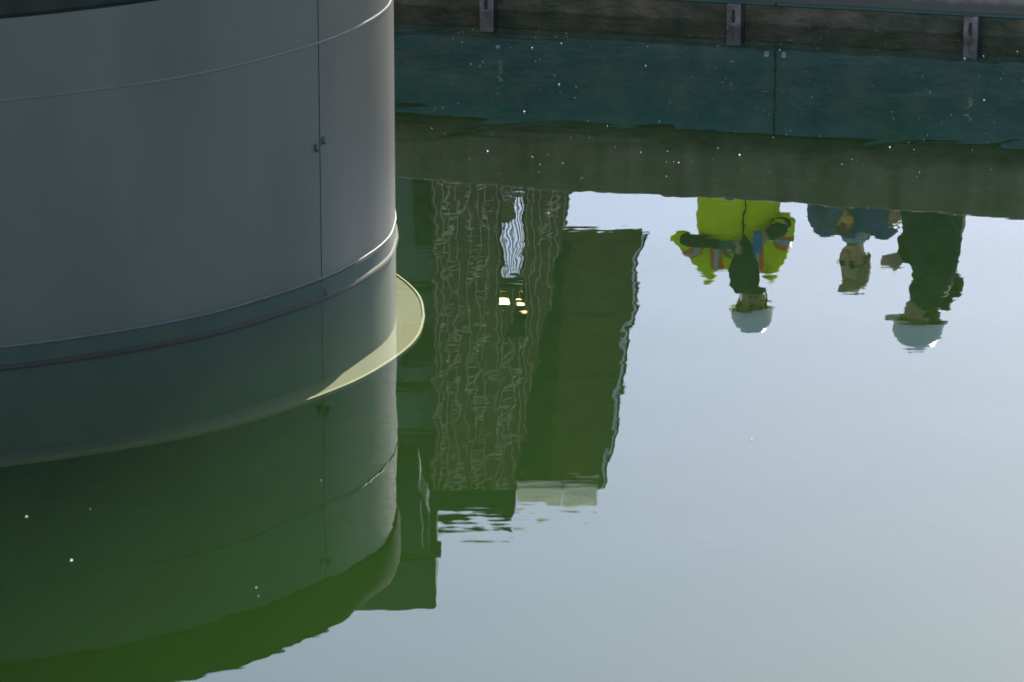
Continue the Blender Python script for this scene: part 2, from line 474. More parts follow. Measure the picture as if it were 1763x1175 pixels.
# pale ring painted as meniscus sky glint; rubber strip just below it
bm = bmesh.new(); band(bm, tube_prof(0.001, 0.003, 0.005), 0, 0, closed=True); hobj('meniscus_glint', bm, M['bead'])
bm = bmesh.new(); band(bm, [(0.0015, ZD + 0.003), (0.0015, -0.012), (0.0005, -0.012), (0.0005, ZD + 0.003)], 0, 0, closed=True); hobj('antifouling_band', bm, M['hull_low'])
bm = bmesh.new(); band(bm, tube_prof(0.002, -0.095, 0.014), 0, 0, closed=True); hobj('rub_strip', bm, M['rust'])
# collar: bulges outward, sloping underside
bm = bmesh.new()
band(bm, [(-0.01, 1.50), (0.008, 1.515), (0.016, 1.56), (0.016, 1.67), (0.012, 1.72), (0.0, 1.755), (-0.25, 1.755), (-0.25, 1.50)], 0, 0, closed=True)
hobj('collar', bm, M['collar'])
bm = bmesh.new()
bm.faces.new([bm.verts.new((*off(i, -0.2), 1.752)) for i in range(N)])
hobj('deck', bm, M['collar'], smooth=False)
# submerged footing plate
bm = bmesh.new()
band(bm, [(-0.3, ZD), (0.128, ZD), (0.128, ZD - 0.012), (-0.3, ZD - 0.012)], 0, 0, closed=True)
fp = hobj('footing_plate', bm, M['plate'], smooth=False)
bm = bmesh.new(); band(bm, [(0.129, ZD + 0.006), (0.140, ZD + 0.004), (0.140, ZD - 0.014), (0.129, ZD - 0.014)], 0, 0, closed=True)
hobj('footing_rim', bm, M['rim'])
# clip pairs beside the seam
for z in (1.40, 0.65, -0.08):
    for s in (-1, 1):
        i = si
        a = Vector((*off(si, 0), 0)); b = Vector((*off(si + 1, 0), 0)); d = (b - a).normalized()
        nn = Vector((NRM[si].x, NRM[si].y, 0))
        c = a + d * (0.027 * s) + Vector((0, 0, z + 0.012 * s))
        bm = bmesh.new()
        mt = Matrix.Translation(c) @ Matrix((( d.x, nn.x, 0, 0), (d.y, nn.y, 0, 0), (0, 0, 1, 0), (0, 0, 0, 1)))
        box(bm, -0.009, 0.009, -0.003, 0.006, -0.018, 0.018, mt)
        cyl(bm, mt @ Vector((0, 0.006, -0.010)), mt @ Vector((0, 0.014, -0.010)), 0.007, n=8)
        bmesh.ops.recalc_face_normals(bm, faces=bm.faces[:])
        hobj('clip', bm, M['hull_dark'], smooth=False)
# box platform standing on the far end of the deck, on legs, with a bracket on the hull below it
bm = bmesh.new(); box(bm, -1.95, -0.385, 22.2, 22.85, 1.965, 2.285)
hobj('deck_platform', bm, M['platform'], smooth=False, bevel=0.012)
bm = bmesh.new(); box(bm, -0.47, -0.36, 22.19, 22.4, 1.93, 1.962); hobj('platform_foot', bm, M['platform'], smooth=False, bevel=0.004)
for xx in (-1.6, -1.1, -0.68):
    bm = bmesh.new(); box(bm, xx, xx + 0.06, 22.3, 22.36, 1.756, 1.964); hobj('platform_leg', bm, M['platform'], smooth=False)
bm = bmesh.new(); prism(bm, [(-0.64, 1.93), (-0.425, 1.93), (-0.415, 1.74), (-0.43, 1.66), (-0.47, 1.60), (-0.47, 1.46), (-0.64, 1.42)], 22.15, 22.45, axis='y')
hobj('platform_bracket', bm, M['platform'], smooth=False, bevel=0.015)
bm = bmesh.new(); cyl(bm, (-0.455, 22.135, 1.87), (-0.455, 22.135, 1.66), 0.005); hobj('pipe', bm, M['rib'])

# ================================================================== BUILDINGS BEYOND THE QUAY
tw = empty('tower_building', (0, 45, 0.735))
tag(tw, 'tall brown batten-clad tower with two glowing sun glints and a pale rooftop cabin', 'tower')
def tobj(name, bm, m, bevel=0.0, parent=None, smooth=False):
    bmesh.ops.translate(bm, verts=bm.verts[:], vec=(0, -45, -0.735))
    return obj(name, bm, m, parent or tw, smooth, bevel)
Z0 = 0.735
# front wall in four panels round the slot window; right edge leans with height
def xe(z): return 0.61 - (z - 6.58) * 0.185
wx0, wx1, wz0, wz1 = -0.115, 0.125, 6.62, 7.60
WY0, WY1 = 45.0, 45.22
for pts in ([(-0.8, Z0), (xe(Z0) * 0 + 0.61, Z0), (xe(6.58), 6.58), (xe(wz0), wz0), (-0.8, wz0)],
            [(-0.8, wz0 + 0.004), (wx0, wz0 + 0.004), (wx0, wz1 - 0.004), (-0.8, wz1 - 0.004)],
            [(wx1, wz0 + 0.004), (xe(wz0), wz0 + 0.004), (xe(wz1), wz1 - 0.004), (wx1, wz1 - 0.004)],
            [(-0.8, wz1), (xe(wz1), wz1), (xe(9.93), 9.93), (-0.8, 9.93)]):
    bm = bmesh.new(); prism(bm, pts, WY0, WY1); tobj('wall_panel', bm, M['tower'])
# battens: thin uprights, and short slanting laths nailed across them
x = -0.77
while x < 0.6:
    z1 = min(9.9, 6.58 + (0.61 - x) / 0.185)
    segs = [(2.0, z1)] if not (wx0 - 0.01 < x < wx1 + 0.01) else [(2.0, wz0 - 0.02), (wz1 + 0.02, z1)]
    for a, b in segs:
        bm = bmesh.new(); box(bm, x - 0.0035, x + 0.0035, WY0 - 0.022, WY0 - 0.002, a, b); tobj('batten', bm, M['rib'])
    x += random.uniform(0.05, 0.12)
z = 6.2
while z < 9.85:
    x = -0.78 + random.uniform(0, 0.15)
    while x < xe(z) - 0.10:
        l = random.uniform(0.06, 0.22); tilt = R(random.uniform(18, 55))
        xb = x + l
        zc = z + random.uniform(-0.06, 0.06)
        if xb < xe(zc + 0.1) - 0.02 and not (x < wx1 + 0.03 and xb > wx0 - 0.03 and wz0 - 0.15 < zc < 8.3):
            bm = bmesh.new()
            mt = Matrix.Translation(((x + xb) / 2, WY0 - 0.03, zc)) @ Matrix.Rotation(tilt, 4, 'Y')
            box(bm, -l / 2, l / 2, -0.006, 0.006, -0.0085, 0.0085, mt); tobj('lath', bm, M['rib'])
        x = xb + random.uniform(0.03, 0.26)
    z += random.uniform(0.07, 0.13)
# slot window with bars; above it two emissive discs added as sun glints
bm = bmesh.new()
for a in (wx0, wx1 - 0.02): box(bm, a, a + 0.02, WY0 - 0.012, WY1 - 0.01, wz0 + 0.002, wz1 - 0.002)
box(bm, wx0 + 0.021, wx1 - 0.021, WY0 - 0.012, WY1 - 0.01, wz1 - 0.03, wz1 - 0.002)
wf = tobj('window', bm, M['tower_dark'])
for k in range(6):
    xx = wx0 + 0.038 + k * 0.033
    bm = bmesh.new(); box(bm, xx - 0.008, xx + 0.008, WY0 + 0.05, WY0 + 0.08, wz0 + 0.003, wz1 - 0.032)
    tobj('window_bar', bm, M['block'], parent=wf)
bm = bmesh.new(); prism(bm, [(wx0 + 0.003, wz0 + 0.003), (0.015, wz0 + 0.003), (0.03, 6.78), (-0.05, 6.90), (wx0 + 0.003, 6.94)], WY0 - 0.04, WY0 - 0.0125)
tobj('shutter', bm, M['tower'], parent=wf)
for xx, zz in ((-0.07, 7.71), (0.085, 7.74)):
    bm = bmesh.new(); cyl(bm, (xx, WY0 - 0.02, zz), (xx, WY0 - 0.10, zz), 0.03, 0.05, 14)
    lp = tobj('glint_backing', bm, M['black'])
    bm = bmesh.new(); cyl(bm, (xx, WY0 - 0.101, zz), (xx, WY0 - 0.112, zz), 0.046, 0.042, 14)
    tobj('glint_disc', bm, M['glint'], parent=lp)
bm = bmesh.new(); box(bm, 0.02, 0.13, WY0 - 0.09, WY0 - 0.002, 7.86, 8.02); tobj('control_box', bm, M['black'], bevel=0.008)
bm = bmesh.new(); box(bm, -0.01, 0.14, WY0 - 0.06, WY0 - 0.002, 8.04, 8.24); tobj('cover_plate', bm, M['tower_dark'], bevel=0.008)
# cantilevered side volume with leaning edge
def xr(z): return 1.34 - (z - 7.03) * 0.164
zb, zt = 7.03, 9.86
bm = bmesh.new(); prism(bm, [(xe(zb) + 0.004, zb), (xr(zb), zb), (xr(zt), zt), (xe(zt) + 0.004, zt)], 45.06, 45.34)
tobj('side_volume', bm, M['tower_side'], bevel=0.01)
bm = bmesh.new(); prism(bm, [(xe(7.2) + 0.006, 7.2), (xe(7.2) + 0.09, 7.2), (xe(9.7) + 0.34, 9.7), (xe(9.7) + 0.006, 9.7)], 45.035, 45.059)
tobj('shade_wedge', bm, M['tower_dark'])  # dark sheet painted in for the shade beside the leaning corner
for zz in (7.22, 7.9, 8.6, 9.3):
    bm = bmesh.new(); box(bm, xe(zz) + 0.36 * (zz - 7) / 2.7 + 0.1, xr(zz) - 0.06, 45.045, 45.059, zz, zz + 0.02); tobj('ledge', bm, M['tower_dark'])
bm = bmesh.new(); prism(bm, [(xr(zb) + 0.003, zb), (xr(zb) + 0.03, zb), (xr(zt) + 0.03, zt), (xr(zt) + 0.003, zt)], 45.05, 45.12)
tobj('edge_trim', bm, M['trim'])
bm = bmesh.new(); prism(bm, [(xr(zb) + 0.033, zb), (xr(zb) + 0.06, zb), (xr(zt) + 0.06, zt), (xr(zt) + 0.033, zt)], 45.07, 45.12)
tobj('edge_pipe', bm, M['black'])
# roof slab and pale cabin
bm = bmesh.new(); box(bm, -0.90, 0.02, 44.85, 47.2, 9.88, 10.13); tobj('roof', bm, M['roof'], bevel=0.01)
for a, b in ((0.03, 0.515), (0.523, 0.845)):
    bm = bmesh.new(); box(bm, a, b, 44.95, 44.965, 9.72, 10.11); tobj('cabin_panel', bm, M['pale'], bevel=0.004)
bm = bmesh.new(); box(bm, 0.03, 0.85, 44.93, 44.947, 9.90, 9.915); tobj('cabin_trim', bm, M['trim'])

# grey-green building behind the hull
bl = empty('side_building', (-3, 46, 0.735))
tag(bl, 'plain grey-green building with dark ledges between the hull and the batten tower', 'building')
def bobj(name, bm, m, bevel=0.0, parent=None):
    bmesh.ops.translate(bm, verts=bm.verts[:], vec=(3, -46, -0.735))
    return obj(name, bm, m, parent or bl, False, bevel)
bm = bmesh.new(); box(bm, -6.0, -0.803, 45.1, 50, Z0, 9.2); bobj('wall', bm, M['block'])
bm = bmesh.new(); box(bm, -6.1, -0.803, 45.02, 50.1, 9.203, 9.75); bobj('roof', bm, M['tower_dark'])
for zz in (7.55, 8.75):
    bm = bmesh.new(); box(bm, -6.0, -0.805, 45.02, 45.098, zz, zz + 0.09); bobj('ledge', bm, M['tower_dark'])
bm = bmesh.new(); box(bm, -1.12, -0.84, 45.01, 45.098, 8.05, 8.5); bobj('service_box', bm, M['tower_dark'], 0.01)
bm = bmesh.new(); box(bm, -0.99, -0.831, 45.05, 45.097, 5.5, 7.3); bobj('downpipe', bm, M['tower_dark'], 0.01)

# ================================================================== PEOPLE
def ring_loft(bm, rings, n=14):
    """rings: list of (centre, rx, ry, axis_x, axis_y) -> closed loft"""
    rows = []
    for c, rx, ry, ax, ay in rings:
        rows.append([bm.verts.new(c + ax * (rx * math.cos(2 * math.pi * k / n)) + ay * (ry * math.sin(2 * math.pi * k / n))) for k in range(n)])
    for a, b in zip(rows[:-1], rows[1:]):
        for k in range(n): bm.faces.new((a[k], a[(k + 1) % n], b[(k + 1) % n], b[k]))
    bm.faces.new(rows[0][::-1]); bm.faces.new(rows[-1])
def limb(bm, pts, rad, n=12, flat=1.0):
    pts = [Vector(p) for p in pts]
    rings = []
    up = Vector((0.13, 1, 0.07)).normalized()
    for i, p in enumerate(pts):
        d = (pts[min(i + 1, len(pts) - 1)] - pts[max(i - 1, 0)]).normalized()
        ax = d.cross(up)
        if ax.length < 0.1: ax = d.cross(Vector((1, 0, 0)))
        ax.normalize(); ay = d.cross(ax).normalized()
        rings.append((p, rad[i], rad[i] * flat, ax, ay))
    ring_loft(bm, rings, n)
    for p, r in ((pts[0], rad[0]), (pts[-1], rad[-1])): ball(bm, p, r * 0.98, u=12, v=8)
def torso(bm, rows, n=18):
    X, Y = Vector((1, 0, 0)), Vector((0, 1, 0))
    ring_loft(bm, [(Vector(c), rx, ry, X, Y) for c, rx, ry in rows], n)
def remesh(o, size, smooth=4):
    m = o.modifiers.new('remesh', 'REMESH'); m.mode = 'VOXEL'; m.voxel_size = size; m.use_smooth_shade = True
    s = o.modifiers.new('smooth', 'SMOOTH'); s.factor = 0.5; s.iterations = smooth
def hand(bm, wrist, d, side, curl=0.5, s=1.0, th=None):
    """palm with four fingers and a thumb. d: direction of the fingers, side: direction across the palm toward the thumb"""
    wrist = Vector(wrist); d = Vector(d).normalized(); side = (Vector(side) - d * d.dot(Vector(side))).normalized()
    nrm_ = d.cross(side).normalized()
    c0 = wrist; c1 = wrist + d * 0.085 * s
    ring_loft(bm, [(c0, 0.026 * s, 0.019 * s, side, nrm_), (wrist + d * 0.03 * s, 0.036 * s, 0.017 * s, side, nrm_), (c1, 0.041 * s, 0.014 * s, side, nrm_)], 12)
    for k, l in enumerate((0.070, 0.078, 0.073, 0.058)):
        b = c1 + side * (0.031 - 0.0205 * k) * s - d * 0.006 * s
        cd = (d * math.cos(curl * 0.6) + nrm_ * math.sin(curl * 0.6))
        ce = (d * math.cos(curl * 1.6) + nrm_ * math.sin(curl * 1.6))
        p1 = b + cd * l * 0.5 * s; p2 = p1 + ce * l * 0.5 * s
        limb(bm, [b, p1, p2], [0.0092 * s, 0.0085 * s, 0.0072 * s], 8)
    b = wrist + d * 0.028 * s + side * 0.028 * s
    t1 = b + (side * 0.75 + d * 0.6 + nrm_ * 0.2).normalized() * 0.035 * s; t2 = t1 + (d * 0.9 + side * 0.2 + nrm_ * 0.4).normalized() * 0.028 * s
    limb(bm, [b, t1, t2], [0.0125 * s, 0.0105 * s, 0.0085 * s], 8)
def head_mesh(bm, hm):
    """head centred on the origin (eye level z=0, chin z=-0.115, top z=0.115), facing -Y, placed by hm"""
    st = len(bm.verts)
    ball(bm, (0, 0.012, 0.025), 1, (0.076, 0.096, 0.092), 20, 14, hm)
    ball(bm, (0, -0.020, -0.055), 1, (0.058, 0.066, 0.064), 18, 12, hm)
    ball(bm, (0, -0.058, -0.092), 1, (0.027, 0.026, 0.022), 12, 8, hm)
    ball(bm, (0, -0.074, 0.022), 1, (0.050, 0.014, 0.013), 12, 8, hm)
    for s in (-1, 1):
        ball(bm, (s * 0.036, -0.062, -0.032), 1, (0.024, 0.022, 0.022), 10, 8, hm)
        ball(bm, (s * 0.078, 0.012, -0.014), 1, (0.010, 0.020, 0.032), 10, 8, hm)
    c = [hm @ Vector(p) for p in ((0, -0.082, 0.012), (0, -0.100, -0.022), (0, -0.104, -0.036))]
    limb(bm, c, [0.009, 0.013, 0.016], 10)
    for s in (-1, 1): ball(bm, (s * 0.013, -0.093, -0.038), 0.0105, u=8, v=6, mtx=hm)
def face_parts(par, hm, inv):
    def P(name, m, f):
        b = bmesh.new(); f(b); bmesh.ops.transform(b, matrix=inv, verts=b.verts[:]); return obj(name, b, m, par, True)
    for s in (-1, 1):
        P('eye', M['eye'], lambda b: ball(b, (s * 0.031, -0.0735, 0.002), 1, (0.013, 0.008, 0.007), 10, 8, hm))
        P('eyebrow', M['dark_hair'], lambda b: ball(b, (s * 0.033, -0.084, 0.022), 1, (0.019, 0.006, 0.005), 10, 6, hm))
    P('mouth', M['lip'], lambda b: ball(b, (0, -0.082, -0.066), 1, (0.024, 0.010, 0.008), 12, 8, hm))
def helmet(par, hm, inv, col):
    b = bmesh.new()
    prof = [(0.118, 0.018), (0.123, 0.060), (0.119, 0.110), (0.104, 0.158), (0.076, 0.192), (0.036, 0.210), (0.001, 0.214)]
    n = 28
    rows = [[b.verts.new(hm @ Vector((r * 0.95 * math.cos(2 * math.pi * k / n), 0.01 + r * 1.18 * math.sin(2 * math.pi * k / n), z))) for k in range(n)] for r, z in prof]
    for a, c in zip(rows[:-1], rows[1:]):
        for k in range(n): b.faces.new((a[k], a[(k + 1) % n], c[(k + 1) % n], c[k]))
    b.faces.new(rows[-1])
    bmesh.ops.transform(b, matrix=inv, verts=b.verts[:])
    hel = obj('helmet', b, M[col], par, True)
    sd_ = hel.modifiers.new('solid', 'SOLIDIFY'); sd_.thickness = 0.005
    b = bmesh.new()
    rows = []
    for r, dz in ((0.110, 0.004), (0.120, 0.0), (1.0, -0.006), (1.0, -0.012), (0.110, -0.006)):
        row = []
        for k in range(n):
            a = 2 * math.pi * k / n
            front = max(0.0, -math.sin(a)) ** 1.5
            rr = r if r < 0.5 else 0.132 + 0.040 * front
            row.append(b.verts.new(hm @ Vector((rr * 0.95 * math.cos(a), 0.01 + rr * 1.18 * math.sin(a), 0.019 + dz - (0.010 * front if r > 0.5 else 0)))))
        rows.append(row)
    for a, c in zip(rows, rows[1:] + rows[:1]):
        for k in range(n): b.faces.new((a[k], a[(k + 1) % n], c[(k + 1) % n], c[k]))
    bmesh.ops.transform(b, matrix=inv, verts=b.verts[:])
    obj('brim', b, M[col], hel, True)
    b = bmesh.new()
    for k in range(3):
        pts = [(0.016 * (k - 1) * 1.6, 0.01 - 0.128 * math.cos(t), 0.060 + 0.156 * math.sin(t)) for t in (R(25), R(50), R(75), R(90), R(105), R(130), R(155))]
        limb(b, [hm @ Vector(p) for p in pts], [0.006] * len(pts), 8)
    bmesh.ops.transform(b, matrix=inv, verts=b.verts[:])
    obj('ridge', b, M[col], hel, True)
    b = bmesh.new()
    for s in (-1, 1):
        limb(b, [hm @ Vector(p) for p in ((s * 0.088, 0.0, 0.03), (s * 0.086, -0.01, -0.04), (s * 0.06, -0.04, -0.095), (0, -0.062, -0.118))], [0.006] * 4, 6)
    bmesh.ops.transform(b, matrix=inv, verts=b.verts[:])
    obj('chin_strap', b, M['strap'], hel, True)

def person(x, y, rz, label, height, build):
    p = empty('person', (x, y, 0.748), rz)
    p.scale = (height / 1.8,) * 3
    tag(p, label, 'person', 'people standing on the quay')
    build(p)
    return p
ID = Matrix.Identity(4)
def legs(bm, k=1.0, gap=0.1):
    for s in (-1, 1):
        limb(bm, [(s * gap, 0.0, 0.93), (s * (gap + 0.01), -0.01, 0.72), (s * (gap + 0.02), -0.015, 0.50), (s * (gap + 0.025), 0.015, 0.30), (s * (gap + 0.03), 0.02, 0.09)],
             [0.098 * k, 0.085 * k, 0.062 * k, 0.058 * k, 0.045 * k])
def boots(p):
    for s in (-1, 1):
        b = bmesh.new()
        limb(b, [(s * 0.13, 0.02, 0.16), (s * 0.13, 0.02, 0.06)], [0.056, 0.055])
        limb(b, [(s * 0.13, 0.045, 0.045), (s * 0.135, -0.08, 0.042), (s * 0.14, -0.16, 0.034)], [0.045, 0.047, 0.034], flat=1.0)
        o = obj('boot', b, M['boot'], p, True); remesh(o, 0.012, 3)

def body_core(p, hm, hands, arms, k=1.0):
    b = bmesh.new()
    torso(b, [((0, 0, 0.88), 0.15 * k, 0.10 * k), ((0, 0, 0.97), 0.165 * k, 0.11 * k), ((0, 0, 1.12), 0.145 * k, 0.10 * k), ((0, 0, 1.28), 0.165 * k, 0.115 * k),
              ((0, 0, 1.42), 0.155 * k, 0.10 * k), ((0, 0.005, 1.48), 0.085 * k, 0.07 * k)])
    legs(b, 0.86)
    for s in (-1, 1): limb(b, [(s * 0.13, 0.02, 0.06), (s * 0.135, -0.12, 0.04)], [0.038, 0.028])
    hc = hm @ Vector((0, 0.02, -0.06))
    limb(b, [(0, 0.01, 1.44), (0, 0.008, 1.50), hc], [0.064, 0.056, 0.055])
    head_mesh(b, hm)
    for a in arms: limb(b, a, [0.045, 0.042, 0.036, 0.033, 0.026][:len(a)])
    for h in hands: hand(b, **h)
    o = obj('body', b, M['skin'], p, True); remesh(o, 0.0062, 3)
    face_parts(p, hm, ID)
    return o
def garment(name, p, m, arms, rows, arm_r, size=0.012, extra=None):
    b = bmesh.new()
    torso(b, rows)
    for a in arms: limb(b, a, arm_r[:len(a)])
    if extra: extra(b)
    o = obj(name, b, m, p, True); remesh(o, size, 3)
    return o

# ---- worker in the yellow jacket
def build_worker(p):
    hm = Matrix.Translation((0.085, -0.02, 1.655)) @ Matrix.Scale(1.1, 4) @ Matrix.Rotation(R(16), 4, 'Z') @ Matrix.Rotation(R(8), 4, 'X')
    ra = [(-0.20, 0.0, 1.44), (-0.29, -0.02, 1.34), (-0.365, -0.06, 1.235), (-0.25, -0.17, 1.24), (-0.15, -0.215, 1.25)]
    la = [(0.20, 0.0, 1.43), (0.275, 0.0, 1.28), (0.29, -0.03, 1.10), (0.24, -0.17, 1.12), (0.185, -0.24, 1.16)]
    hands = [dict(wrist=(-0.145, -0.22, 1.25), d=(1, -0.15, 0.02), side=(0, 0, 1), curl=0.35),
             dict(wrist=(0.18, -0.245, 1.165), d=(-0.55, -0.25, 0.25), side=(0, 0.2, 1), curl=0.9)]
    body_core(p, hm, hands, [ra, la])
    b = bmesh.new(); legs(b, 1.12); torso(b, [((0, 0, 0.84), 0.17, 0.12), ((0, 0, 0.99), 0.178, 0.125)])
    o = obj('trousers', b, M['trousers'], p, True); remesh(o, 0.014, 3)
    boots(p)
    rows = [((-0.01, 0, 0.80), 0.275, 0.165), ((-0.01, 0, 0.95), 0.275, 0.165), ((-0.01, 0, 1.12), 0.265, 0.16), ((0, 0, 1.28), 0.25, 0.158), ((0, 0, 1.40), 0.215, 0.14),
            ((0, 0.01, 1.48), 0.12, 0.10)]
    j = garment('jacket', p, M['hivis'], [ra[:3], la[:4]], rows, [0.085, 0.078, 0.074, 0.062, 0.058])
    # dark sleeve end and glove
    b = bmesh.new(); limb(b, [ra[2] , (-0.30, -0.12, 1.237), ra[3], (-0.165, -0.21, 1.248)], [0.066, 0.064, 0.058, 0.048])
    o = obj('sleeve_cuff', b, M['black_cloth'], p, True); remesh(o, 0.010, 2)
    b = bmesh.new(); limb(b, [(0.262, -0.10, 1.112), (0.235, -0.185, 1.128), (0.20, -0.23, 1.15)], [0.068, 0.062, 0.052])
    o = obj('sleeve_cuff', b, M['black_cloth'], p, True); remesh(o, 0.010, 2)
    b = bmesh.new(); hand(b, (-0.15, -0.221, 1.25), (1, -0.15, 0.02), (0, 0, 1), 0.35, 1.12)
    o = obj('glove', b, M['glove'], p, True); remesh(o, 0.005, 2)
    # dark shirt in the open neck: a wedge narrow below, wide at the neck
    b = bmesh.new()
    for i in range(1):
        pts = [(0.02, 1.17), (0.055, 1.22), (0.095, 1.32), (0.13, 1.41), (0.125, 1.47), (0.085, 1.53), (-0.045, 1.53), (-0.085, 1.47), (-0.07, 1.40), (-0.03, 1.30), (0.0, 1.22)]
        prism(b, pts, -0.178, -0.06)
    o = obj('shirt', b, M['black_cloth'], p, True); remesh(o, 0.011, 5)
    b = bmesh.new(); torso(b, [((0.02, 0.0, 1.43), 0.105, 0.095), ((0.04, -0.005, 1.50), 0.092, 0.085), ((0.055, -0.01, 1.555), 0.082, 0.08)])
    o = obj('neck_warmer', b, M['black_cloth'], p, True); remesh(o, 0.012, 3)
    # zip, tapes
    b = bmesh.new(); box(b, 0.012, 0.022, -0.172, -0.150, 0.82, 1.17); obj('zip', b, M['black_cloth'], p)
    def tape(x0, x1, z0, z1, yy, m, tilt=0):
        b = bmesh.new()
        n = 6
        rows_ = []
        for i in range(n + 1):
            z = z0 + (z1 - z0) * i / n
            # follow the jacket's front
            f = 0.155 if z < 1.34 else 0.155 - (z - 1.34) * 0.28
            rows_.append([b.verts.new((x + tilt * (z - z0), -f * math.sqrt(max(0.05, 1 - (x / 0.225) ** 2)) - yy, z)) for x in (x0, (x0 + x1) / 2, x1)])
        for a, c in zip(rows_[:-1], rows_[1:]):
            for k in range(2): b.faces.new((a[k], a[k + 1], c[k + 1], c[k]))
        o = obj('tape', b, m, p, True); s_ = o.modifiers.new('solid', 'SOLIDIFY'); s_.thickness = 0.004; s_.offset = 0
    for (a, m, yy) in ((-0.150, 'orange', 0.008), (0.118, 'orange', 0.008)):
        tape(a - 0.036, a + 0.036, 1.27, 1.455, yy, M[m]); tape(a - 0.014, a + 0.014, 1.27, 1.455, yy + 0.005, M['reflect'])
    # armband tapes
    for arm, r_ in ((ra, 0.086), (la, 0.084)):
        a = Vector(arm[0]).lerp(Vector(arm[1]), 0.85); c = Vector(arm[1]).lerp(Vector(arm[2]), 0.35)
        b = bmesh.new(); cyl(b, a, c, r_, r_ - 0.003, 18); obj('tape', b, M['orange'], p, True)
        m0, m1 = a.lerp(c, 0.25), a.lerp(c, 0.75)
        b = bmesh.new(); cyl(b, m0, m1, r_ + 0.003, r_ + 0.001, 18); obj('tape', b, M['reflect'], p, True)
    # blue radio in the hand
    b = bmesh.new(); box(b, 0.075, 0.135, -0.315, -0.275, 1.12, 1.27)
    rd = obj('radio', b, M['blue'], p, bevel=0.008)
    b = bmesh.new(); cyl(b, (0.085, -0.295, 1.27), (0.085, -0.295, 1.35), 0.006, n=8); obj('aerial', b, M['black'], rd)
    # beard, helmet
    b = bmesh.new(); ball(b, (0, -0.045, -0.085), 1, (0.055, 0.045, 0.042), 16, 10, hm); obj('beard', b, M['dark_hair'], p, True)
    helmet(p, hm, ID, 'helmet')
person(1.42, 27.8, 0.0, 'person in a hi-vis yellow jacket with orange tape and white helmet, holding a blue radio', 1.75, build_worker)

